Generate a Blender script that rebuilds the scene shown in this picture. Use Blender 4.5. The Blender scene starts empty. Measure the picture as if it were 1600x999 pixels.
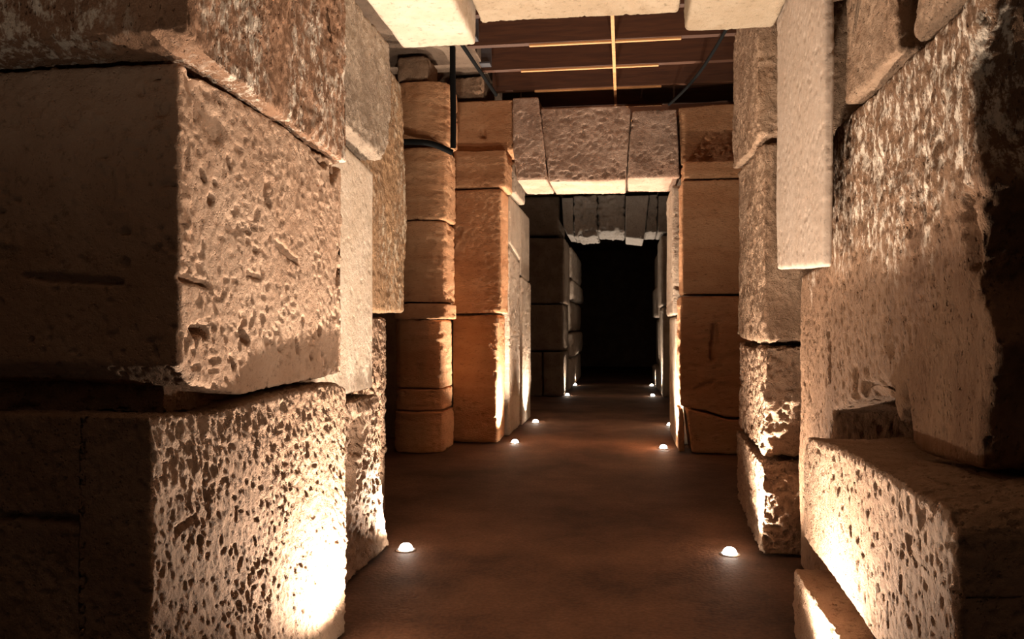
import bpy, bmesh, math, random
import numpy as np

SC = bpy.context.scene
COL = SC.collection
R = math.radians

# ------------------------------------------------------------------ camera
EYE = 1.5
YAW = math.atan(175 / 1250)
cam = bpy.data.objects.new('camera', bpy.data.cameras.new('camera'))
COL.objects.link(cam)
cam.location = (0, 0, EYE)
cam.rotation_euler = (R(90), 0, YAW)
cam.data.sensor_width = 36
cam.data.lens = 36 * 1250 / 1600
cam.data.shift_y = (510 - 499.5) / 1600
cam.data.clip_start = 0.05
SC.camera = cam

# ------------------------------------------------------------------ world, exposure
w = bpy.data.worlds.new('world')
w.use_nodes = True
w.node_tree.nodes['Background'].inputs[0].default_value = (0.010, 0.006, 0.004, 1)
w.node_tree.nodes['Background'].inputs[1].default_value = 0.3
SC.world = w
SC.view_settings.view_transform = 'Standard'
SC.view_settings.look = 'None'
SC.view_settings.gamma = 1
SC.view_settings.use_curve_mapping = False
SC.view_settings.exposure = 0.9

WARM = (1.0, 0.825, 0.66)
# floor uplights: x, y, watts, cone degrees, label
LIGHTS = [
    (-1.12, 3.50, 290, 158, 'recessed floor uplight at the foot of the nearest left wall stones'),
    (0.60, 3.40, 240, 146, 'recessed floor uplight at the foot of the nearest right wall ledge'),
    (-1.3, -0.6, 190, 125, 'unseen floor uplight added on the left behind the viewer to brighten the front faces'),  # this and the next are added, unseen, to lift the dark front faces
    (0.7, -0.6, 190, 125, 'unseen floor uplight added on the right behind the viewer to brighten the front faces'),
    (-1.45, 5.22, 270, 155, 'glowing floor uplight on the left, beside the pale tip of the first pier'),
    (0.69, 5.42, 270, 155, 'glowing floor uplight on the right, largest one, before the rough right pier'),
    (-1.39, 10.2, 540, 125, 'glowing floor uplight at the front edge of the second doorway, left side'),
    (0.48, 10, 540, 125, 'glowing floor uplight at the front edge of the second doorway, right side'),
    (-1.37, 12.43, 360, 115, 'glowing floor uplight at the back edge of the second doorway, left side'),
    (0.69, 12.31, 360, 115, 'small floor uplight half hidden behind the right jamb of the second doorway'),
    (-1.22, 17.36, 170, 110, 'small floor uplight before the third doorway, left side'),
    (0.61, 17.46, 170, 110, 'small floor uplight before the third doorway, right side'),
    (-1.24, 20.41, 70, 110, 'farthest small floor uplight on the left, past the third doorway jamb'),
    (0.69, 20.45, 70, 110, 'farthest small floor uplight on the right, past the third doorway jamb'),
]

# ------------------------------------------------------------------ helpers
rng = np.random.default_rng(7)
GRID = rng.random((64, 64, 64)).astype(np.float32)


def vnoise(p):
    i = np.floor(p).astype(np.int64)
    f = (p - i).astype(np.float32)
    f = f * f * (3 - 2 * f)
    i &= 63
    j = (i + 1) & 63
    x0, y0, z0 = i.T
    x1, y1, z1 = j.T
    fx, fy, fz = f.T
    a = GRID[x0, y0, z0] * (1 - fx) + GRID[x1, y0, z0] * fx
    b = GRID[x0, y1, z0] * (1 - fx) + GRID[x1, y1, z0] * fx
    c = GRID[x0, y0, z1] * (1 - fx) + GRID[x1, y0, z1] * fx
    d = GRID[x0, y1, z1] * (1 - fx) + GRID[x1, y1, z1] * fx
    e = a * (1 - fy) + b * fy
    g = c * (1 - fy) + d * fy
    return e * (1 - fz) + g * fz


def fbm(p, o=3):
    s = 0
    a = 1
    t = 0
    for k in range(o):
        s = s + a * (vnoise(p * 2 ** k + 17.3 * k) - 0.5)
        t += a
        a *= 0.55
    return s / t * 2          # about -1..1


def sstep(a, b, x):
    t = np.clip((x - a) / (b - a), 0, 1)
    return t * t * (3 - 2 * t)


def relief(style, P, seed):
    """inward/outward offset in metres for every vertex"""
    q = P + seed * 3.71
    und = fbm(q * 2.2, 2) * 0.012

    def ridge(v):
        return 1 - np.abs(2 * v - 1)
    if style == 'chisel':        # slanted rows of tool strokes
        s = np.column_stack([q[:, 0] * 62, (q[:, 1] + 0.4 * q[:, 2]) * 72, (q[:, 2] - 0.2 * q[:, 1]) * 32])
        t = fbm(s * 0.9, 3)
        u = fbm(q * 48, 2)
        g = sstep(0.35, 0.6, vnoise(q * 5 + 2))
        pit = sstep(0.76, 0.86, vnoise(q * 52 + 5))
        return und + t * (0.006 + 0.009 * g) + u * 0.003 - pit * 0.010 - 0.005
    if style == 'pitted':        # flat travertine face full of small holes
        pit = sstep(0.72, 0.82, vnoise(q * np.array([46, 46, 56]) + 9)) * sstep(0.3, 0.6, vnoise(q * 6))
        big = sstep(0.80, 0.86, vnoise(q * np.array([18, 18, 24]) + 3)) * sstep(0.4, 0.6, vnoise(q * 50))
        bump = sstep(0.68, 0.85, vnoise(q * 42 + 21)) * sstep(0.45, 0.65, vnoise(q * 4 + 8))
        return und + fbm(q * 50, 2) * 0.0032 + bump * 0.008 - pit * 0.010 - big * 0.020 - 0.003
    if style == 'veined':        # holes stretched along the upright bedding
        pit = sstep(0.66, 0.78, vnoise(q * np.array([80, 80, 46]) + 9))
        big = sstep(0.76, 0.83, vnoise(q * np.array([42, 42, 26]) + 3))
        return und + fbm(q * np.array([60, 60, 32]), 2) * 0.004 - pit * 0.006 - big * 0.010 - 0.003
    if style == 'mixed':         # veined below, flaked in an upper patch
        wt = sstep(1.7, 2.0, P[:, 2] + 0.35 * fbm(P * 2.5, 2)) * sstep(4.6, 4.3, P[:, 1])
        return relief('veined', P, seed) * (1 - wt) + (relief('flaky', P, seed) + 0.004) * wt
    if style == 'bedded':        # holes stretched along the flat bedding
        pit = sstep(0.68, 0.80, vnoise(q * np.array([11, 11, 34]) + 9))
        band = vnoise(np.column_stack([q[:, 0] * 1.2, q[:, 1] * 1.2, q[:, 2] * 20])) - 0.5
        return und + fbm(q * 24, 2) * 0.005 + band * 0.012 - pit * 0.013 - 0.003
    if style == 'flaky':         # broken, upright flakes
        g = 0.35 + 0.65 * sstep(0.38, 0.62, vnoise(q * 3.1 + 6))
        a = fbm(q * np.array([14, 14, 7]), 2)
        b = ridge(vnoise(q * np.array([46, 46, 20]) + 2 + fbm(q * 14, 2)[:, None]))
        c = ridge(vnoise(q * np.array([30, 30, 15]) + 7))
        return und * 1.4 + a * 0.012 + ((b - 0.6) * 0.014 + (c - 0.6) * 0.014) * g + fbm(q * 60, 1) * 0.005 - 0.008
    if style == 'rough':         # deep weathered cavities
        a = fbm(q * 13, 3)
        b = ridge(vnoise(q * 44 + 4))
        pit = sstep(0.60, 0.74, vnoise(q * 34 + 11))
        return und * 1.6 + a * 0.022 + (b - 0.6) * 0.014 + fbm(q * 70, 1) * 0.006 - pit * 0.022 - 0.010
    if style == 'smooth':
        pit = sstep(0.78, 0.86, vnoise(q * 44 + 9))
        return und * 0.5 + fbm(q * 40, 2) * 0.0016 - pit * 0.005 - 0.001
    if style == 'rubble':
        a = np.abs(fbm(q * 7, 2))
        return und + (0.3 - a) * 0.08 + (ridge(vnoise(q * 11 + 3)) - 0.5) * 0.06 + fbm(q * 20, 2) * 0.02 - 0.03
    return und


def empty(name, loc, label=None, cat=None, group=None, kind=None):
    o = bpy.data.objects.new(name, None)
    o.location = loc
    o.empty_display_size = 0.1
    COL.objects.link(o)
    tag(o, label, cat, group, kind)
    return o


def tag(o, label=None, cat=None, group=None, kind=None):
    for k, v in (('label', label), ('category', cat), ('group', group), ('kind', kind)):
        if v:
            o[k] = v
    return o


def link_mesh(name, me, mat, parent=None):
    o = bpy.data.objects.new(name, me)
    if mat:
        me.materials.clear()
        me.materials.append(mat)
    COL.objects.link(o)
    if parent:
        o.parent = parent
    return o


def prism(axis, poly, lo, hi):
    bm = bmesh.new()
    mk = {'x': lambda a, b, t: (t, a, b), 'y': lambda a, b, t: (a, t, b), 'z': lambda a, b, t: (a, b, t)}[axis]
    v0 = [bm.verts.new(mk(a, b, lo)) for a, b in poly]
    v1 = [bm.verts.new(mk(a, b, hi)) for a, b in poly]
    n = len(poly)
    bm.faces.new(v0)
    bm.faces.new(v1[::-1])
    for i in range(n):
        bm.faces.new((v0[i], v1[i], v1[(i + 1) % n], v0[(i + 1) % n]))
    bmesh.ops.recalc_face_normals(bm, faces=bm.faces)
    me = bpy.data.meshes.new('tmp')
    bm.to_mesh(me)
    bm.free()
    return me


def rect(a0, a1, b0, b1):
    return [(a0, b0), (a1, b0), (a1, b1), (a0, b1)]


SEED = [0]


def stone(parent, mat, axis, poly, lo, hi, style='pitted', vox=0.02, soft=3, marks=(), hide='', warp=None,
          name='stone_block', label=None, amp=1.0, wear=1.0):
    """one block: outline extruded, remeshed, worn at its edges and roughened"""
    SEED[0] += 1
    seed = SEED[0]
    me = prism(axis, poly, lo, hi)
    tmp = bpy.data.objects.new('tmp', me)
    COL.objects.link(tmp)
    m = tmp.modifiers.new('r', 'REMESH')
    m.mode = 'VOXEL'
    m.voxel_size = vox
    dg = bpy.context.evaluated_depsgraph_get()
    out = bpy.data.meshes.new_from_object(tmp.evaluated_get(dg))
    bpy.data.objects.remove(tmp)
    bpy.data.meshes.remove(me)
    n = len(out.vertices)
    P = np.empty(n * 3, np.float32)
    out.vertices.foreach_get('co', P)
    P = P.reshape(-1, 3).astype(np.float64)
    E = np.empty(len(out.edges) * 2, np.int32)
    out.edges.foreach_get('vertices', E)
    a, b = E.reshape(-1, 2).T
    deg = np.bincount(a, minlength=n) + np.bincount(b, minlength=n)
    for _ in range(soft):
        S = np.column_stack([np.bincount(a, P[b, k], n) + np.bincount(b, P[a, k], n) for k in range(3)]) / deg[:, None]
        P += (S - P) * 0.75
    out.vertices.foreach_set('co', P.astype(np.float32).ravel())
    out.update()
    N = np.empty(n * 3, np.float32)
    out.vertices.foreach_get('normal', N)
    N = N.reshape(-1, 3)
    # worn arrises: chip where the smoothed surface bends
    Nm = np.column_stack([np.bincount(a, N[b, k], n) + np.bincount(b, N[a, k], n) for k in range(3)]) / deg[:, None]
    bend = np.clip(1 - (Nm * N).sum(1), 0, 0.12) / 0.12
    off = relief(style, P, seed) * amp
    chip = np.clip(fbm(P * 7 + seed, 3) + 0.15, 0, 1) * (0.02 if vox < 0.03 else 0.03)
    off = off - bend * chip * wear
    for p0, p1, wd, dp in marks:             # holes and cracks: a dent along a segment
        p0 = np.array(p0)
        p1 = np.array(p1)
        d = p1 - p0
        L = max((d * d).sum(), 1e-9)
        t = np.clip(((P - p0) @ d) / L, 0, 1)
        dist = np.linalg.norm(P - (p0 + t[:, None] * d), axis=1) * (1 + 0.5 * fbm(P * 30, 2))
        off = off - dp * np.exp(-(dist / wd) ** 4)
    P = P + N * off[:, None]
    if warp:
        P = warp(P)
    if parent:
        P = P - np.array(parent.location)
    out.vertices.foreach_set('co', P.astype(np.float32).ravel())
    out.polygons.foreach_set('use_smooth', np.ones(len(out.polygons), bool))
    out.update()
    if hide:
        bm = bmesh.new()
        bm.from_mesh(out)
        loc = np.array(parent.location) if parent else np.zeros(3)
        mn, mx = P.min(0), P.max(0)
        kill = []
        for f in bm.faces:
            c = f.calc_center_median()
            for h in hide.split():
                k = 'xyz'.index(h[1])
                if (h[0] == '-' and c[k] < mn[k] + vox * 3) or (h[0] == '+' and c[k] > mx[k] - vox * 3):
                    kill.append(f)
                    break
        bmesh.ops.delete(bm, geom=kill, context='FACES')
        ed = [e for e in bm.edges if len(e.link_faces) == 1]
        bmesh.ops.holes_fill(bm, edges=ed, sides=0)
        bm.to_mesh(out)
        bm.free()
    out.name = name
    o = link_mesh(name, out, mat, parent)
    if label:
        o['label'] = label
    return o


def add_box(bm, x0, x1, y0, y1, z0, z1):
    v = [bm.verts.new((x, y, z)) for x in (x0, x1) for y in (y0, y1) for z in (z0, z1)]
    for q in ((0, 1, 3, 2), (4, 6, 7, 5), (0, 4, 5, 1), (2, 3, 7, 6), (0, 2, 6, 4), (1, 5, 7, 3)):
        bm.faces.new([v[i] for i in q])


def boxes(name, mat, parent, *bs):
    bm = bmesh.new()
    for b in bs:
        add_box(bm, *b)
    bmesh.ops.recalc_face_normals(bm, faces=bm.faces)
    me = bpy.data.meshes.new(name)
    bm.to_mesh(me)
    bm.free()
    return link_mesh(name, me, mat, parent)


# ------------------------------------------------------------------ materials
def nodes(name):
    m = bpy.data.materials.new(name)
    m.use_nodes = True
    nt = m.node_tree
    return m, nt, nt.nodes['Principled BSDF']


def stone_mat(name, c1, c2, stain, stretch=(1, 1, 1), bump=0.9, flecks=None, scale=1.0, patch=None):
    m, nt, bs = nodes(name)
    N, L = nt.nodes, nt.links
    tc = N.new('ShaderNodeTexCoord')
    mp = N.new('ShaderNodeMapping')
    mp.inputs['Scale'].default_value = stretch
    L.new(tc.outputs['Object'], mp.inputs['Vector'])

    def noise(sc, det, rough=0.6, src=mp.outputs['Vector']):
        n = N.new('ShaderNodeTexNoise')
        n.inputs['Scale'].default_value = sc * scale
        n.inputs['Detail'].default_value = det
        n.inputs['Roughness'].default_value = rough
        L.new(src, n.inputs['Vector'])
        return n.outputs['Fac']

    def ramp(fac, a, b):
        r = N.new('ShaderNodeMapRange')
        r.interpolation_type = 'SMOOTHSTEP'
        r.inputs['From Min'].default_value = a
        r.inputs['From Max'].default_value = b
        L.new(fac, r.inputs['Value'])
        return r.outputs['Result']

    def mix(fac, A, B, mode='MIX'):
        x = N.new('ShaderNodeMix')
        x.data_type = 'RGBA'
        x.blend_type = mode
        for sock, v in ((x.inputs['Factor'], fac), (x.inputs['A'], A), (x.inputs['B'], B)):
            if isinstance(v, (tuple, float, int)):
                sock.default_value = v if not isinstance(v, tuple) else (*v, 1)[:4]
            else:
                L.new(v, sock)
        return x.outputs['Result']
    col = mix(ramp(noise(3.2, 5), 0.35, 0.65), c1, c2)
    col = mix(ramp(noise(1.3, 6, 0.7), 0.52, 0.72), col, stain)
    col = mix(ramp(noise(26, 4, 0.7), 0.55, 0.75), col, tuple(v * 0.55 for v in c2))
    if flecks:
        f = N.new('ShaderNodeMath')
        f.operation = 'MULTIPLY'
        L.new(ramp(noise(22, 5, 0.75), 0.48, 0.60), f.inputs[0])
        if patch:                 # salt bloom only above a wavering line on the stone
            sx = N.new('ShaderNodeSeparateXYZ')
            L.new(tc.outputs['Object'], sx.inputs[0])
            hh = N.new('ShaderNodeMath')
            hh.operation = 'MULTIPLY_ADD'
            L.new(noise(2.4, 3), hh.inputs[0])
            hh.inputs[1].default_value = 1.3
            L.new(sx.outputs['Z'], hh.inputs[2])
            L.new(ramp(hh.outputs[0], patch, patch + 0.3), f.inputs[1])
        else:
            L.new(ramp(noise(1.6, 3), 0.40, 0.54), f.inputs[1])
        col = mix(f.outputs[0], col, flecks)
    oi = N.new('ShaderNodeObjectInfo')
    hs = N.new('ShaderNodeHueSaturation')
    mr = N.new('ShaderNodeMapRange')
    mr.inputs['To Min'].default_value = 0.88
    mr.inputs['To Max'].default_value = 1.10
    L.new(oi.outputs['Random'], mr.inputs['Value'])
    L.new(mr.outputs['Result'], hs.inputs['Value'])
    L.new(col, hs.inputs['Color'])
    L.new(hs.outputs['Color'], bs.inputs['Base Color'])
    bs.inputs['Roughness'].default_value = 0.92
    bs.inputs['Specular IOR Level'].default_value = 0.15
    # fine relief: grain and pinholes
    vo = N.new('ShaderNodeTexVoronoi')
    vo.inputs['Scale'].default_value = 70 * scale
    L.new(mp.outputs['Vector'], vo.inputs['Vector'])
    holes = ramp(vo.outputs['Distance'], 0.10, 0.32)
    gate = ramp(noise(18, 2), 0.48, 0.60)
    mx = N.new('ShaderNodeMath')
    mx.operation = 'MAXIMUM'
    inv = N.new('ShaderNodeMath')
    inv.operation = 'SUBTRACT'
    inv.inputs[0].default_value = 1
    L.new(gate, inv.inputs[1])
    L.new(holes, mx.inputs[0])
    L.new(inv.outputs[0], mx.inputs[1])
    ad = N.new('ShaderNodeMath')
    ad.operation = 'MULTIPLY_ADD'
    L.new(noise(55, 6, 0.7), ad.inputs[0])
    ad.inputs[1].default_value = 1.4
    L.new(mx.outputs[0], ad.inputs[2])
    bp = N.new('ShaderNodeBump')
    bp.inputs['Strength'].default_value = bump
    bp.inputs['Distance'].default_value = 0.02
    L.new(ad.outputs[0], bp.inputs['Height'])
    L.new(bp.outputs['Normal'], bs.inputs['Normal'])
    return m


TAN = (0.43, 0.285, 0.195)
TAN2 = (0.34, 0.215, 0.14)
M_ledge = stone_mat('travertine_ledge', TAN, TAN2, (0.30, 0.19, 0.12), bump=1.0)
M_near = stone_mat('travertine_near', TAN, TAN2, (0.34, 0.22, 0.14), bump=1.0)
M_sand = stone_mat('travertine_sandy', (0.49, 0.335, 0.235), (0.42, 0.27, 0.18), (0.36, 0.225, 0.145), bump=0.55)
M_dark = stone_mat('travertine_weathered', (0.38, 0.255, 0.17), (0.28, 0.175, 0.11), (0.22, 0.135, 0.085))
M_fleck = stone_mat('travertine_flaked', (0.36, 0.205, 0.125), (0.27, 0.15, 0.09), (0.42, 0.29, 0.20),
                    (1, 1, 0.5), 1.0, (0.72, 0.60, 0.48))
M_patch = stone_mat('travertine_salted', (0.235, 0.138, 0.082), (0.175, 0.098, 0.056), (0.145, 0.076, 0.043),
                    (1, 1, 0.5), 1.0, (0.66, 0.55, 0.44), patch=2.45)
M_edge = stone_mat('travertine_brown', (0.44, 0.27, 0.15), (0.32, 0.185, 0.10), (0.24, 0.13, 0.07), (1, 1, 0.6), 1.0, (0.64, 0.52, 0.38))
M_vein = stone_mat('travertine_upright', (0.42, 0.275, 0.185), (0.34, 0.21, 0.135), (0.29, 0.165, 0.10), (1, 1, 0.6), 0.7)
M_grey = stone_mat('travertine_grey', (0.40, 0.31, 0.23), (0.31, 0.235, 0.175), (0.25, 0.185, 0.135))
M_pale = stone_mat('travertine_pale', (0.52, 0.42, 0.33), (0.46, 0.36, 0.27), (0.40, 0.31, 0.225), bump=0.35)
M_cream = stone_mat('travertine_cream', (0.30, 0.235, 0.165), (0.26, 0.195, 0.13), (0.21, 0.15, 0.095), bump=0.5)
M_slab = stone_mat('slab_smooth', (0.37, 0.29, 0.23), (0.34, 0.26, 0.20), (0.31, 0.235, 0.18), bump=0.18)
M_orange = stone_mat('travertine_bedded', (0.52, 0.285, 0.15), (0.45, 0.225, 0.11), (0.36, 0.165, 0.075), (0.5, 0.5, 1.6), 0.8)
M_pink = stone_mat('travertine_pinkish', (0.48, 0.335, 0.25), (0.40, 0.265, 0.19), (0.33, 0.20, 0.135))
M_far = stone_mat('travertine_far', (0.42, 0.34, 0.27), (0.34, 0.27, 0.21), (0.28, 0.21, 0.16))
M_grey2 = stone_mat('limestone_grey', (0.44, 0.40, 0.36), (0.37, 0.33, 0.29), (0.30, 0.26, 0.22))
M_dim = stone_mat('travertine_shaded', (0.20, 0.15, 0.11), (0.15, 0.11, 0.08), (0.11, 0.08, 0.055))  # shade on the unlit pier front, put into the stone colour
M_core = stone_mat('masonry_core', (0.25, 0.18, 0.13), (0.20, 0.14, 0.10), (0.16, 0.11, 0.08), bump=0.9)


def floor_mat():
    m, nt, bs = nodes('earth_floor')
    N, L = nt.nodes, nt.links
    tc = N.new('ShaderNodeTexCoord')
    n1 = N.new('ShaderNodeTexNoise')
    n1.inputs['Scale'].default_value = 0.9
    n1.inputs['Detail'].default_value = 6
    n1.inputs['Roughness'].default_value = 0.65
    L.new(tc.outputs['Object'], n1.inputs['Vector'])
    r = N.new('ShaderNodeValToRGB')
    r.color_ramp.elements[0].position = 0.36
    r.color_ramp.elements[0].color = (0.046, 0.023, 0.014, 1)
    r.color_ramp.elements[1].position = 0.66
    r.color_ramp.elements[1].color = (0.135, 0.074, 0.046, 1)
    L.new(n1.outputs['Fac'], r.inputs['Fac'])
    n2 = N.new('ShaderNodeTexNoise')
    n2.inputs['Scale'].default_value = 45
    n2.inputs['Detail'].default_value = 6
    L.new(tc.outputs['Object'], n2.inputs['Vector'])
    mx = N.new('ShaderNodeMix')
    mx.data_type = 'RGBA'
    mx.blend_type = 'OVERLAY'
    mx.inputs['Factor'].default_value = 0.6
    L.new(r.outputs['Color'], mx.inputs['A'])
    L.new(n2.outputs['Fac'], mx.inputs['B'])
    L.new(mx.outputs['Result'], bs.inputs['Base Color'])
    bs.inputs['Roughness'].default_value = 0.75
    bs.inputs['Specular IOR Level'].default_value = 0.2
    bp = N.new('ShaderNodeBump')
    bp.inputs['Strength'].default_value = 0.5
    bp.inputs['Distance'].default_value = 0.01
    L.new(n2.outputs['Fac'], bp.inputs['Height'])
    L.new(bp.outputs['Normal'], bs.inputs['Normal'])
    return m


def wood_mat(name, c1, c2):
    m, nt, bs = nodes(name)
    N, L = nt.nodes, nt.links
    tc = N.new('ShaderNodeTexCoord')
    oi = N.new('ShaderNodeObjectInfo')
    ad = N.new('ShaderNodeVectorMath')
    ad.operation = 'ADD'
    L.new(tc.outputs['Object'], ad.inputs[0])
    L.new(oi.outputs['Location'], ad.inputs[1])
    mp = N.new('ShaderNodeMapping')
    mp.inputs['Scale'].default_value = (1.2, 14, 14)
    L.new(ad.outputs[0], mp.inputs['Vector'])
    n = N.new('ShaderNodeTexNoise')
    n.inputs['Scale'].default_value = 2
    n.inputs['Detail'].default_value = 6
    n.inputs['Distortion'].default_value = 0.6
    L.new(mp.outputs['Vector'], n.inputs['Vector'])
    r = N.new('ShaderNodeValToRGB')
    r.color_ramp.elements[0].position = 0.35
    r.color_ramp.elements[0].color = (*c1, 1)
    r.color_ramp.elements[1].position = 0.68
    r.color_ramp.elements[1].color = (*c2, 1)
    L.new(n.outputs['Fac'], r.inputs['Fac'])
    L.new(r.outputs['Color'], bs.inputs['Base Color'])
    bs.inputs['Roughness'].default_value = 0.6
    bp = N.new('ShaderNodeBump')
    bp.inputs['Strength'].default_value = 0.3
    bp.inputs['Distance'].default_value = 0.004
    L.new(n.outputs['Fac'], bp.inputs['Height'])
    L.new(bp.outputs['Normal'], bs.inputs['Normal'])
    return m


def plain(name, c, rough, metal=0.0):
    m, nt, bs = nodes(name)
    N, L = nt.nodes, nt.links
    n = N.new('ShaderNodeTexNoise')
    n.inputs['Scale'].default_value = 30
    tc = N.new('ShaderNodeTexCoord')
    L.new(tc.outputs['Object'], n.inputs['Vector'])
    mx = N.new('ShaderNodeMix')
    mx.data_type = 'RGBA'
    mx.inputs['A'].default_value = (*[v * 0.8 for v in c], 1)
    mx.inputs['B'].default_value = (*c, 1)
    L.new(n.outputs['Fac'], mx.inputs['Factor'])
    L.new(mx.outputs['Result'], bs.inputs['Base Color'])
    bs.inputs['Roughness'].default_value = rough
    bs.inputs['Metallic'].default_value = metal
    return m


M_floor = floor_mat()
M_plank = wood_mat('plank_wood', (0.12, 0.040, 0.013), (0.19, 0.066, 0.022))
M_joist = wood_mat('joist_wood_shaded', (0.045, 0.015, 0.006), (0.075, 0.027, 0.010))  # far darker than the planks: shade on the joist faces painted in
M_batten = wood_mat('batten_wood', (0.48, 0.22, 0.085), (0.60, 0.30, 0.12))
M_black = plain('cable_rubber', (0.006, 0.006, 0.006), 0.95)
M_black.node_tree.nodes['Principled BSDF'].inputs['Specular IOR Level'].default_value = 0.1
M_steel = plain('brushed_steel', (0.45, 0.44, 0.42), 0.35, 0.9)
M_zinc = plain('bracket_metal', (0.10, 0.10, 0.11), 0.5, 0.6)
M_lens, _nt, _bs = nodes('lamp_lens')
_bs.inputs['Base Color'].default_value = (0.9, 0.9, 0.9, 1)
_bs.inputs['Emission Color'].default_value = (1.0, 0.90, 0.76, 1)
_bs.inputs['Emission Strength'].default_value = 25

# ------------------------------------------------------------------ floor
bm = bmesh.new()
xs = np.linspace(-6, 5, 100)
ys = np.linspace(-3.5, 30.5, 220)
XX, YY = np.meshgrid(xs, ys)
PP = np.column_stack([XX.ravel(), YY.ravel(), np.zeros(XX.size)])
h = fbm(PP * np.array([1.5, 1.5, 1]), 3) * 0.008 - 0.008
path = np.exp(-((PP[:, 0] + 0.38) / 1.5) ** 8)
h = h * (1 - 0.75 * path) - 0.003
vs = [bm.verts.new((p[0], p[1], hh)) for p, hh in zip(PP, h)]
nx = len(xs)
for j in range(len(ys) - 1):
    for i in range(nx - 1):
        f = bm.faces.new((vs[j * nx + i], vs[j * nx + i + 1], vs[(j + 1) * nx + i + 1], vs[(j + 1) * nx + i]))
        f.smooth = True
me = bpy.data.meshes.new('floor')
bm.to_mesh(me)
bm.free()
floor = tag(link_mesh('floor', me, M_floor), 'dark reddish brown trodden earth floor of the corridor', 'floor', None, 'structure')

# ------------------------------------------------------------------ masonry behind the facing stones
wall_l = boxes('wall_left', M_core, None,
               (-6, -5.5, -3.5, 2.6, 0, 4.9), (-5.5, -2.75, 2.6, 6.4, 0, 4.9), (-2.75, -2.42, 4.0, 6.4, 0, 4.9),
               (-6, -5.5, 6.4, 10.4, 0, 4.9), (-5.5, -2.75, 10.45, 13.2, 0, 4.9), (-6, -5.5, 13.2, 17.2, 0, 4.9),
               (-5.5, -2.7, 17.2, 30, 0, 4.9))
tag(wall_l, 'left stone wall of the corridor, nearest stretch built of huge travertine blocks', 'wall', None, 'structure')
wall_r = boxes('wall_right', M_core, None,
               (4.5, 5, -3.5, 2.9, 0, 4.9), (1.75, 4.5, 2.9, 7.2, 0, 4.9),
               (4.5, 5, 7.2, 10, 0, 4.9), (2.0, 4.5, 10.0, 13.2, 0, 4.9), (4.5, 5, 13.2, 17.2, 0, 4.9),
               (2.0, 4.5, 17.2, 30, 0, 4.9))
tag(wall_r, 'right stone wall of the corridor with a low protruding ledge of pitted blocks', 'wall', None, 'structure')
tag(boxes('wall_back', M_core, None, (-6, 5, -4, -3.5, 0, 4.9)), 'dark stone wall closing the room behind the viewer', 'wall', None, 'structure')
tag(boxes('wall_far', M_core, None, (-6, 5, 30, 30.5, 0, 4.9)), 'unlit far end of the corridor', 'wall', None, 'structure')

# ------------------------------------------------------------------ near left wall: three huge blocks
NV = 0.008
stone(wall_l, M_near, 'x', [(2.19, 0.0), (3.76, 0.0), (3.76, 1.20), (3.62, 1.235), (2.95, 1.225), (2.55, 1.215), (2.2, 1.235)],
      -2.72, -1.36, 'chisel', 0.0066, 6, hide='-x +y -z', warp=lambda P: P + np.column_stack([0.03 * (P[:, 1] - 3.1) * (P[:, 0] > -1.6), P[:, 0] * 0, P[:, 0] * 0]), label='lowest chiselled travertine block',
      marks=[((-1.9, 2.19, 0.92), (-1.62, 2.19, 0.915), 0.012, 0.05), ((-1.36, 2.33, 0.86), (-1.36, 2.44, 0.88), 0.01, 0.02)])
stone(wall_l, M_sand, 'x', [(2.37, 1.38), (2.45, 1.31), (2.58, 1.28), (2.8, 1.245), (3.4, 1.25), (3.86, 1.26), (3.86, 2.30), (3.14, 2.335), (2.37, 2.345)],
      -2.72, -1.40, 'pitted', NV, 5, hide='-x +y', label='middle pitted travertine block',
      marks=[((-1.4, 2.46, 1.49), (-1.4, 2.53, 1.485), 0.018, 0.06), ((-1.4, 2.80, 1.475), (-1.4, 2.84, 1.45), 0.022, 0.06),
             ((-1.4, 2.81, 1.49), (-1.4, 2.81, 1.51), 0.014, 0.05), ((-1.4, 3.55, 1.47), (-1.4, 3.56, 1.49), 0.02, 0.04),
             ((-1.4, 2.36, 1.66), (-1.4, 2.55, 1.64), 0.011, 0.035), ((-1.4, 3.8, 1.72), (-1.4, 3.83, 1.78), 0.02, 0.04),
             ((-1.4, 2.85, 1.70), (-1.4, 2.95, 1.69), 0.01, 0.02), ((-1.9, 2.37, 1.66), (-1.6, 2.37, 1.64), 0.012, 0.03),
             ((-1.4, 2.52, 2.02), (-1.4, 2.53, 2.0), 0.012, 0.04), ((-1.4, 2.57, 1.93), (-1.4, 2.58, 1.94), 0.014, 0.04),
             ((-1.4, 2.60, 2.0), (-1.4, 2.61, 2.0), 0.009, 0.03), ((-1.4, 2.7, 2.1), (-1.4, 2.71, 2.08), 0.012, 0.04),
             ((-1.4, 3.0, 2.06), (-1.4, 3.01, 2.0), 0.022, 0.03), ((-1.4, 3.1, 1.84), (-1.4, 3.3, 1.78), 0.014, 0.035),
             ((-1.4, 3.3, 1.44), (-1.4, 3.31, 1.4), 0.016, 0.04), ((-1.4, 2.72, 1.38), (-1.4, 2.73, 1.36), 0.012, 0.04),
             ((-1.4, 3.45, 1.37), (-1.4, 3.46, 1.36), 0.014, 0.04), ((-1.4, 3.72, 2.24), (-1.4, 3.8, 2.3), 0.03, 0.05),
             ((-1.4, 3.5, 2.30), (-1.4, 3.62, 2.28), 0.025, 0.05), ((-1.4, 2.47, 2.31), (-1.4, 2.62, 2.18), 0.05, 0.018)])


def warp_c(P):
    P = P.copy()
    t = np.clip((P[:, 1] - 2.3) / 0.95, 0, 1)
    P[:, 0] -= np.where(P[:, 0] > -2, 0.075 * t, 0)
    return P


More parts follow.
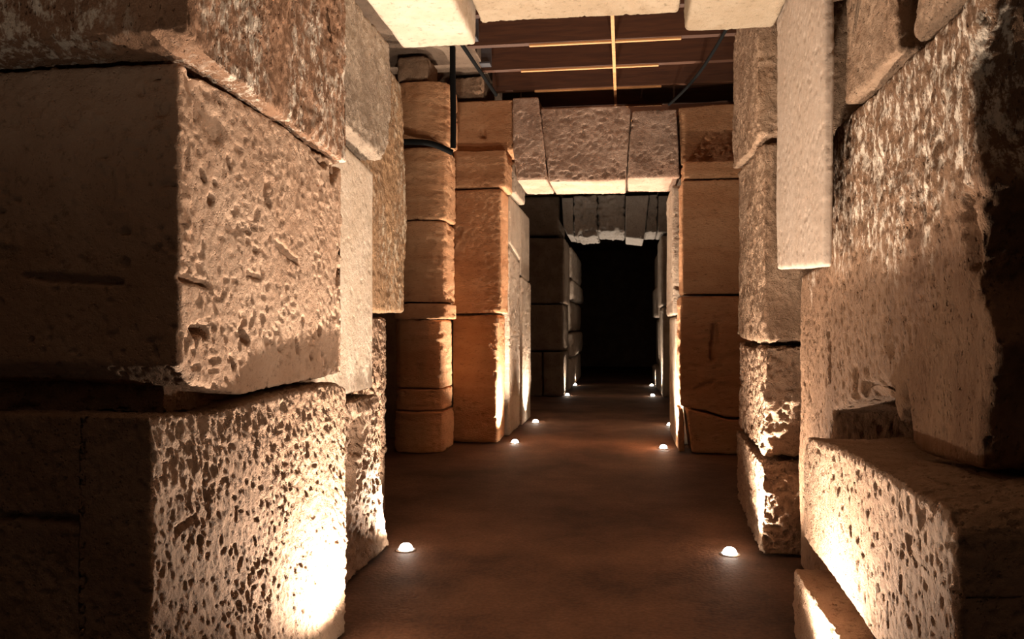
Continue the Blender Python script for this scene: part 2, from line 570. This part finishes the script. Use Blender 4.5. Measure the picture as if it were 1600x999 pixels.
stone(wall_l, M_fleck, 'x', [(2.26, 2.40), (2.34, 2.355), (3.14, 2.345), (3.2, 2.34), (3.88, 2.315), (3.88, 3.45), (2.26, 3.45)],
      -2.72, -1.30, 'flaky', 0.0088, 4, hide='-x +y +z', warp=warp_c, label='upper flaked block overhanging the one below')
stone(wall_l, M_dark, 'x', rect(2.3, 3.9, 3.47, 4.85), -2.72, -1.42, 'flaky', 0.03, 2)
stone(wall_l, M_near, 'x', [(2.45, 1.2), (2.9, 1.2), (2.9, 1.30), (2.45, 1.34)], -2.2, -1.50, 'rough', 0.02, 2, name='rubble_fill')

# ------------------------------------------------------------------ near right wall
stone(wall_r, M_near, 'x', [(2.3, 0), (4.0, 0), (3.99, 0.345), (2.3, 0.31)], 0.80, 1.7, 'pitted', 0.011, 4, hide='+x -z -y',
      label='lowest pale block protruding under the ledge')
stone(wall_r, M_near, 'x', [(2.3, 0.33), (4.0, 0.37), (4.0, 0.45), (2.3, 0.42)], 0.99, 1.7, 'rough', 0.025, 2, name='rubble_fill')


def warp_rb(P):
    P = P.copy()
    P[:, 2] += np.where(P[:, 2] > 0.8, 0.02 * np.sin(P[:, 0] * 5 + P[:, 1] * 3), 0)
    return P


stone(wall_r, M_ledge, 'x', [(2.25, 0.36), (3.1, 0.41), (4.06, 0.465), (4.08, 0.90), (4.02, 0.985), (3.2, 0.99), (2.32, 1.02), (2.25, 0.98)],
      0.865, 1.75, 'veined', NV, 6, hide='+x', warp=warp_rb, label='long pitted ledge block with a brown top')
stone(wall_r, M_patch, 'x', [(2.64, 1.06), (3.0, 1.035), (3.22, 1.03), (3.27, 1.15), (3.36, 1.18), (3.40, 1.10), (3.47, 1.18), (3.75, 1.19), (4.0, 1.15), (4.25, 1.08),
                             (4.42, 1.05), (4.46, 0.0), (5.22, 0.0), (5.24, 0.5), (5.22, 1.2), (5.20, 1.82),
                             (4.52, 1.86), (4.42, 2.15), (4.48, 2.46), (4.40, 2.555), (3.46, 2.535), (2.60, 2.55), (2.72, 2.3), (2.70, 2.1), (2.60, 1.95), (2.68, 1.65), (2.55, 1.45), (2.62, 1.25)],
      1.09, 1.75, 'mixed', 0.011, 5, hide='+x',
      marks=[((1.09, 4.02, 1.13), (1.09, 4.0, 1.27), 0.035, 0.07), ((1.09, 3.30, 1.10), (1.09, 3.33, 1.24), 0.03, 0.06),
             ((1.09, 3.5, 1.20), (1.09, 3.85, 1.20), 0.05, 0.05), ((1.09, 4.5, 1.22), (1.09, 4.5, 1.40), 0.025, 0.03),
             ((1.09, 2.72, 1.72), (1.09, 2.75, 1.9), 0.05, 0.04), ((1.09, 3.5, 1.40), (1.09, 3.51, 1.41), 0.03, 0.02)], label='largest right wall stone, veined below and white flecked above')
stone(wall_r, M_dark, 'x', [(3.34, 2.575), (3.66, 2.565), (4.06, 2.57), (4.08, 3.5), (3.32, 3.5)], 1.058, 1.75, 'flaky', 0.012, 4, hide='+x +z +y', amp=0.7)
stone(wall_r, M_dark, 'x', rect(2.62, 3.31, 2.60, 3.5), 1.11, 1.75, 'flaky', 0.014, 4, hide='+x +z', amp=0.8)
stone(wall_r, M_slab, 'x', [(4.08, 1.79), (5.26, 1.855), (5.26, 3.5), (4.06, 3.5), (4.02, 2.8), (4.05, 2.2)], 0.955, 1.03, 'smooth', 0.012, 5, hide='+x',
      label='smooth grey upright slab hanging against the right wall')
stone(wall_r, M_dark, 'x', rect(2.7, 5.26, 3.52, 4.85), 1.0, 1.74, 'rough', 0.04, 2)

# ------------------------------------------------------------------ first doorway piers
p = empty('stone_pier', (-1.9, 5.1, 0), 'pale rough left pier of the first doorway, beside the nearest wall blocks', 'pier')
MV = 0.0115
stone(p, M_near, 'x', [(3.92, 0.0), (5.30, 0.0), (5.20, 0.12), (5.1, 0.5), (5.02, 1.06), (3.92, 1.07)], -2.4, -1.575, 'rough', MV, 4, hide='-x -y -z',
      marks=[((-1.57, 4.47, 0.62), (-1.57, 4.6, 0.85), 0.09, 0.05)], amp=0.75)
stone(p, M_pale, 'x', [(3.92, 1.09), (4.98, 1.10), (5.0, 2.50), (3.92, 2.62)], -2.4, -1.60, 'smooth', MV, 4, hide='-x -y', label='smooth upright slab')
stone(p, M_grey, 'x', [(3.92, 2.64), (4.95, 2.56), (5.05, 2.66), (5.16, 3.0), (5.14, 3.36), (3.92, 3.38)], -2.4, -1.52, 'flaky', MV, 4, hide='-x -y', label='grey topmost stone')
stone(p, M_near, 'x', [(5.32, 0.02), (6.28, 0.02), (6.36, 0.8), (6.3, 1.57), (5.06, 1.57), (5.06, 1.1), (5.16, 0.5)], -2.4, -1.77, 'rough', MV, 5, hide='-x',
      warp=lambda P: P - np.column_stack([0.16 * np.clip((P[:, 1] - 5.5) / 0.8, 0, 1) ** 2 * (P[:, 0] > -2.1), P[:, 0] * 0, P[:, 0] * 0]))
stone(p, M_edge, 'x', [(5.06, 1.60), (6.25, 1.60), (6.33, 2.4), (6.15, 3.42), (5.22, 3.46), (5.1, 2.6)], -2.4, -1.74, 'flaky', MV, 5, hide='-x',
      label='brown stone with an orange outer edge', amp=0.8)

p = empty('stone_pier', (1.15, 6.3, 0), 'deeply weathered right pier of the first doorway, lit yellow from its foot', 'pier')


def lean(P):      # the passage face runs slightly away from the corridor
    P = P.copy()
    P[:, 0] += 0.045 * (P[:, 1] - 5.36) * (P[:, 0] < 1.3)
    return P


stone(p, M_near, 'x', [(5.40, 0.0), (7.1, 0.0), (7.15, 0.60), (5.50, 0.60), (5.36, 0.56)], 0.885, 1.5, 'rough', MV, 5, hide='+x -z +y', warp=lean,
      marks=[((0.98, 5.4, 0.62), (1.2, 5.42, 0.62), 0.05, 0.09)])
stone(p, M_near, 'x', [(5.48, 0.64), (7.15, 0.62), (7.2, 1.37), (6.4, 1.36), (5.40, 1.37), (5.36, 1.0)], 0.90, 1.5, 'rough', MV, 5, hide='+x +y', warp=lean,
      marks=[((0.94, 5.38, 0.64), (1.25, 5.42, 0.64), 0.06, 0.09), ((0.93, 6.0, 1.35), (0.95, 6.9, 1.36), 0.04, 0.04)])
stone(p, M_dark, 'x', [(5.34, 1.40), (6.2, 1.39), (7.2, 1.42), (7.15, 2.83), (5.38, 2.70)], 0.895, 1.5, 'flaky', MV, 4, hide='+x +y', amp=1.2, warp=lean)
stone(p, M_dark, 'x', [(5.34, 2.73), (5.7, 2.72), (7.15, 2.86), (7.1, 3.95), (5.36, 3.95)], 0.85, 1.5, 'flaky', MV, 4, hide='+x +y +z', amp=1.0, warp=lean)

# ------------------------------------------------------------------ first lintel
p = empty('stone_lintel', (-0.3, 4.7, 3.38), 'nearest stone lintel along the top edge, its underside glaring white at left', 'lintel')
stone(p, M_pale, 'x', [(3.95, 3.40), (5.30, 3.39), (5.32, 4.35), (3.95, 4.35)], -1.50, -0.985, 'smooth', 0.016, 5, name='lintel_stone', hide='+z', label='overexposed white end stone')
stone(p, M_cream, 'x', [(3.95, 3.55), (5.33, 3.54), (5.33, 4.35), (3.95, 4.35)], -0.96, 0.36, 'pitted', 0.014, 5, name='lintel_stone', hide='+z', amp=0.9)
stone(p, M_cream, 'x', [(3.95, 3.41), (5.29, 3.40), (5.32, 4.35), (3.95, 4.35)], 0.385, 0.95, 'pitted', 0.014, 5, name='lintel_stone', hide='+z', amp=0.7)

# ------------------------------------------------------------------ second doorway
FV = 0.019
p = empty('stone_column', (-2.4, 9.45, 0), 'orange lit round fronted column of stacked drums left of the second doorway', 'column')


def half_round(x0, x1, yf, yb, n=9):
    c = (x0 + x1) / 2
    rx = (x1 - x0) / 2
    ry = 0.17
    pts = [(c - rx * math.cos(t), yf + ry - ry * math.sin(t)) for t in np.linspace(0, math.pi, n)]
    return pts + [(x1, yb), (x0, yb)]


for z0, z1, x1, dy in ((0, 0.47, -2.10, -0.06), (0.485, 0.74, -2.12, 0), (0.755, 1.57, -2.12, 0), (1.585, 1.77, -2.06, -0.06), (1.785, 2.76, -2.09, 0),
                       (2.775, 3.62, -2.07, -0.02), (3.70, 4.42, -2.05, 0.0)):
    stone(p, M_orange, 'z', half_round(-2.75, x1 - 0.03, 9.28 + dy, 9.95), z0, z1 + 0.008, 'bedded', FV, 1, wear=0.35, hide='+y', name='column_drum')
stone(p, M_dark, 'z', rect(-2.72, -2.32, 9.35, 9.9), 4.44, 4.76, 'rough', 0.03, 2, name='column_drum')

p = empty('stone_pier', (-1.95, 11.5, 0), 'orange left pier of the second doorway with a bright lit jamb', 'pier')
stone(p, M_orange, 'y', rect(-2.24, -1.60, 0, 1.645), 10.15, 10.78, 'pitted', FV, 2, hide='+y -x', wear=0.5)
stone(p, M_orange, 'y', rect(-2.24, -1.555, 1.665, 3.265), 10.13, 10.80, 'pitted', FV, 2, hide='+y -x', wear=0.5, marks=[((-2.12, 10.13, 2.68), (-2.1, 10.13, 2.75), 0.03, 0.05)])
stone(p, M_orange, 'y', rect(-2.22, -1.50, 3.28, 3.765), 10.12, 10.80, 'bedded', FV, 2, hide='+y -x', wear=0.5)
stone(p, M_grey, 'x', [(10.84, 0.0), (11.95, 0.0), (11.95, 2.45), (10.84, 2.6)], -2.24, -1.55, 'pitted', FV, 2, hide='-x', wear=0.5)
stone(p, M_grey, 'x', [(10.84, 2.63), (11.95, 2.48), (11.95, 3.29), (10.84, 3.30)], -2.24, -1.54, 'smooth', FV, 2, hide='-x', wear=0.5)
stone(p, M_grey, 'x', rect(10.84, 11.9, 3.315, 3.76), -2.24, -1.47, 'pitted', FV, 2, hide='-x', wear=0.5)
stone(p, M_grey, 'x', [(11.98, 0.0), (13.1, 0.0), (13.1, 2.2), (11.98, 2.25)], -2.24, -1.52, 'pitted', FV, 2, hide='-x', wear=0.5)
stone(p, M_grey, 'x', [(11.98, 2.28), (13.1, 2.23), (13.1, 3.29), (11.98, 3.30)], -2.24, -1.54, 'smooth', FV, 2, hide='-x', wear=0.5)

stone(p, M_dark, 'y', [(-2.25, 4.53), (-1.82, 4.53), (-1.80, 4.75), (-2.25, 4.75)], 10.2, 11.2, 'rough', 0.025, 2)
p = empty('stone_pier', (1.1, 11.3, 0), 'orange right pier of the second doorway with a broken foot stone', 'pier')
stone(p, M_orange, 'y', [(0.79, 0.0), (1.9, 0.0), (1.9, 0.40), (1.2, 0.40), (0.98, 0.47), (0.72, 0.53)], 9.62, 10.2, 'pitted', FV, 2, label='cracked foot stone')
stone(p, M_orange, 'y', [(0.63, 0.0), (0.77, 0.0), (0.70, 0.53), (0.64, 0.53)], 9.70, 10.2, 'pitted', FV, 2, hide='+x +y', wear=0.5)
stone(p, M_orange, 'y', [(0.65, 0.55), (0.98, 0.49), (1.2, 0.42), (1.9, 0.42), (1.9, 1.86), (0.66, 1.86)], 9.70, 10.3, 'bedded', FV, 2,
      marks=[((1.04, 9.7, 1.12), (1.07, 9.7, 1.50), 0.035, 0.10), ((0.85, 9.7, 0.75), (1.05, 9.7, 0.85), 0.03, 0.03)])
stone(p, M_orange, 'y', rect(0.68, 1.9, 1.88, 3.24), 9.70, 10.3, 'pitted', FV, 2, hide='+x +y', wear=0.5)
stone(p, M_orange, 'y', rect(0.70, 1.9, 3.255, 3.46), 9.68, 10.3, 'bedded', FV, 2, hide='+x +y', wear=0.5)
stone(p, M_grey, 'x', rect(10.34, 11.6, 0.0, 1.62), 0.64, 1.9, 'smooth', FV, 2, hide='+x', wear=0.5)
stone(p, M_grey, 'x', rect(10.34, 11.6, 1.64, 3.29), 0.60, 1.9, 'pitted', FV, 2, hide='+x', wear=0.5)
stone(p, M_grey, 'x', rect(11.63, 13.1, 0.0, 3.29), 0.82, 1.9, 'pitted', FV, 2, hide='+x', wear=0.5)

p = empty('stone_lintel', (-0.4, 10.5, 3.3), 'second stone lintel of wedge blocks with a bright pale underside', 'lintel')
for poly, yf, mt, st in (
        ([(-2.18, 3.72), (-1.39, 3.72), (-1.39, 4.41), (-2.16, 4.42)], 10.04, M_orange, 'pitted'),  # both end stones: darker orange paints the shadow beside the lit middle
        ([(-1.385, 4.41), (-1.065, 4.40), (-0.945, 3.32), (-1.33, 3.325), (-1.385, 3.72)], 9.96, M_pink, 'pitted'),
        ([(-1.055, 4.28), (-0.85, 4.30), (-0.7, 4.25), (-0.3, 4.29), (0.0, 4.25), (0.09, 4.20), (0.025, 3.30), (-0.935, 3.305)], 10.02, M_pink, 'pitted'),
        ([(0.10, 4.16), (0.25, 4.22), (0.645, 4.19), (0.685, 3.315), (0.04, 3.32)], 10.0, M_pink, 'pitted'),
        ([(0.66, 4.20), (0.95, 4.21), (1.26, 4.26), (1.9, 4.26), (1.9, 3.48), (0.695, 3.48)], 10.06, M_orange, 'pitted')):
    if poly[0][0] in (-2.18, 0.66):
        mk = [((-1.78, yf, 3.92), (-1.79, yf, 3.98), 0.035, 0.1)] if poly[0][0] < 0 else []
    else:
        mk = []
    k = 1.03
    poly = [(a * k, 1.5 + (b - 1.5) * k) for a, b in poly]
    stone(p, mt, 'y', poly, yf + 0.29, 11.35, st, FV, 2, name='lintel_stone', hide='+y +z', wear=0.2,
          marks=[((-1.83, 10.33, 4.0), (-1.84, 10.33, 4.06), 0.035, 0.1)] if mk else [])

# ------------------------------------------------------------------ third doorway
TV = 0.035
p = empty('stone_pier', (-2.0, 18, 0), 'dim left pier of the third doorway, far down the corridor', 'pier')
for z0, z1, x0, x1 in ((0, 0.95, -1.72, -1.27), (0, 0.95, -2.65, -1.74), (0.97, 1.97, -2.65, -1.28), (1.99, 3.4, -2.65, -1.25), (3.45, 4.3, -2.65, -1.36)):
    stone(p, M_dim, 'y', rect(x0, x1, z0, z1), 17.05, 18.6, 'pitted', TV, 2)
for z0, z1, x1 in ((0, 0.75, -1.22), (0.77, 1.35, -1.16), (1.37, 2.1, -1.22), (2.12, 2.6, -1.15), (2.62, 3.4, -1.2)):
    stone(p, M_far, 'x', rect(18.63, 23.0, z0, z1), -2.65, x1, 'rough', 0.06, 1)
p = empty('stone_pier', (1.3, 18, 0), 'dim right pier of the third doorway, far down the corridor', 'pier')
for z0, z1, x0 in ((0, 1.9, 0.80), (1.92, 3.4, 0.76), (3.45, 4.3, 1.0)):
    stone(p, M_far, 'y', rect(x0, 1.95, z0, z1), 17.05, 18.6, 'pitted', TV, 2)
for z0, z1, x0 in ((0, 0.45, 0.78), (0.47, 1.7, 0.88), (1.72, 2.5, 0.78), (2.52, 3.4, 0.84)):
    stone(p, M_far, 'x', rect(18.63, 22.6, z0, z1), x0, 1.95, 'pitted', 0.06, 1)
p = empty('stone_lintel', (-0.2, 17.6, 3.4), 'farthest stone lintel, grey and rubble faced, over the black opening', 'lintel')
for poly, st, yf in (
        ([(-1.32, 4.3), (-1.07, 4.3), (-1.065, 3.42), (-1.20, 3.44), (-1.28, 3.62)], 'smooth', 17.0),
        ([(-1.06, 4.3), (-0.57, 4.3), (-0.555, 3.40), (-0.92, 3.37), (-1.055, 3.42)], 'rubble', 17.0),
        ([(-0.56, 4.3), (0.025, 4.3), (0.02, 3.46), (-0.2, 3.48), (-0.545, 3.47)], 'rubble', 17.0),
        ([(0.035, 4.3), (0.525, 4.3), (0.41, 3.31), (0.03, 3.36)], 'smooth', 16.92),
        ([(0.535, 4.3), (0.70, 4.3), (0.69, 3.46), (0.42, 3.45)], 'rough', 17.0),
        ([(0.71, 4.3), (0.96, 4.3), (0.91, 3.45), (0.70, 3.45)], 'smooth', 17.0)):
    stone(p, M_grey2, 'y', poly, yf, 18.4, st, 0.021, 1, name='lintel_stone', hide='+y +z', wear=0.2)

# ------------------------------------------------------------------ wooden ceiling
ceil = boxes('ceiling', M_core, None, (-6, 5, -4, 5.3, 4.92, 5.2), (-6, -1.76, 5.3, 13.0, 4.80, 5.2), (2.35, 5, 5.3, 13.0, 4.80, 5.2),
             (-6, 5, 13.3, 30.5, 4.32, 4.6), (-6, 5, 13.0, 13.3, 4.32, 5.2))
tag(ceil, 'ceiling with a reddish plank roof on joists over the open bay', 'ceiling', None, 'structure')
rnd = random.Random(3)
pm = boxes('plank', M_plank, ceil, (0, 4.0, 0, 0.262, 0, 0.035))
y, o = 5.33, pm
while y < 12.9:
    o.location = (-1.72 + rnd.uniform(-.02, .02), y, 4.86 + rnd.uniform(0, 0.012))
    y += 0.27
    if y < 12.9:
        o = pm.copy()
        COL.objects.link(o)
jm = boxes('joist', M_joist, ceil, (-1.70, 2.30, -0.045, 0.045, 0, 0.29))
bt = boxes('batten', M_batten, ceil, (-1.0, 0.62, -0.02, 0.02, -0.02, 0))
for k, y in enumerate((6.0, 6.9, 7.8, 8.65, 9.5, 10.35, 11.2, 12.0)):
    o = jm
    if k:
        o = jm.copy()
        COL.objects.link(o)
    o.location = (0, y, 4.567)
    if k >= 3:
        b = bt
        if k > 3:
            b = bt.copy()
            COL.objects.link(b)
        b.location = ((-0.02, -0.22, -0.15, -0.1, 0.0)[k - 3], y, 4.566)
boxes('centre_batten', M_batten, ceil, (-0.130, -0.095, 6.5, 12.9, 4.52, 4.545))
for y in (7.55, 8.4, 9.25):
    boxes('bracket', M_zinc, ceil, (-1.66, -1.54, y, y + 0.02, 4.57, 4.84), (-1.66, -1.54, y - 0.12, y + 0.02, 4.545, 4.565))


# ------------------------------------------------------------------ cables
def cable(name, pts, r, label):
    cu = bpy.data.curves.new(name, 'CURVE')
    cu.dimensions = '3D'
    sp = cu.splines.new('NURBS')
    sp.points.add(len(pts) - 1)
    for q, pt in zip(sp.points, pts):
        q.co = (*pt, 1)
    sp.use_endpoint_u = True
    sp.order_u = 3
    cu.bevel_depth = r
    cu.bevel_resolution = 3
    tmp = bpy.data.objects.new('tmp', cu)
    COL.objects.link(tmp)
    me = bpy.data.meshes.new_from_object(tmp.evaluated_get(bpy.context.evaluated_depsgraph_get()))
    bpy.data.objects.remove(tmp)
    me.name = name
    return tag(link_mesh(name, me, M_black), label, 'cable')


cable('power_cable', [(-2.0, 9.24, 4.79), (-2.0, 9.24, 4.4), (-1.985, 9.22, 3.9), (-1.99, 9.22, 3.60)], 0.035,
      'thick black cable hanging straight down between column and second lintel')
cable('power_cable', [(-2.74, 9.10, 3.66), (-2.6, 9.1, 3.66), (-2.42, 9.14, 3.665), (-2.2, 9.19, 3.65), (-2.02, 9.3, 3.56)], 0.035,
      'black cable wrapped level around the orange column')
cable('power_cable', [(-1.74, 8.4, 4.55), (-1.70, 9.2, 4.53), (-1.62, 10.1, 4.46)], 0.022,
      'thin black cable slanting under the left end of the joists')
cable('power_cable', [(1.05, 8.2, 4.54), (1.0, 8.8, 4.52), (0.84, 9.5, 4.40), (0.66, 9.95, 4.31), (0.56, 10.24, 4.29)], 0.018,
      'thin black cable sagging from the right end of the joists to the lintel')

# ------------------------------------------------------------------ floor uplights
first = None
for x, y, wt, cone, lab in LIGHTS:
    r = empty('floor_light', (x, y, 0), lab, 'floor light', 'floor uplights along both sides of the corridor')
    if first is None:
        bm = bmesh.new()
        n = 32
        prof = [(0.050, 0.001), (0.052, 0.004), (0.060, 0.004), (0.068, 0.0), (0.068, -0.03), (0.051, -0.03)]
        rows = [[bm.verts.new((a * math.cos(t), a * math.sin(t), b)) for a, b in prof] for t in np.linspace(0, 2 * math.pi, n, endpoint=False)]
        for i in range(n):
            for j in range(len(prof)):
                bm.faces.new((rows[i][j], rows[(i + 1) % n][j], rows[(i + 1) % n][(j + 1) % len(prof)], rows[i][(j + 1) % len(prof)]))
        bmesh.ops.recalc_face_normals(bm, faces=bm.faces)
        rme = bpy.data.meshes.new('trim_ring')
        bm.to_mesh(rme)
        bm.free()
        bm = bmesh.new()
        rings = []
        for el in (-10, 0, 20, 40, 60, 78):
            rr, zz = 0.044 * math.cos(R(el)), 0.010 + 0.034 * math.sin(R(el))
            rings.append([bm.verts.new((rr * math.cos(t), rr * math.sin(t), zz)) for t in np.linspace(0, 2 * math.pi, n, endpoint=False)])
        low = [bm.verts.new((v.co.x, v.co.y, -0.02)) for v in rings[0]]
        rings.insert(0, low)
        for r0, r1 in zip(rings, rings[1:]):
            for i in range(n):
                bm.faces.new((r0[i], r0[(i + 1) % n], r1[(i + 1) % n], r1[i])).smooth = True
        bm.faces.new(rings[-1])
        bm.faces.new(low[::-1])
        lme = bpy.data.meshes.new('lens')
        bm.to_mesh(lme)
        bm.free()
        first = True
    link_mesh('trim_ring', rme, M_steel, r)
    link_mesh('lens', lme, M_lens, r)
    ld = bpy.data.lights.new('uplight_beam', 'SPOT')
    ld.energy = wt
    ld.color = WARM
    ld.spot_size = R(cone)
    ld.spot_blend = 1.0
    ld.shadow_soft_size = 0.03
    lo = bpy.data.objects.new('uplight_beam', ld)
    COL.objects.link(lo)
    lo.parent = r
    lo.location = (0, 0, 0.075)
    lo.rotation_euler = (R(180), 0, 0)
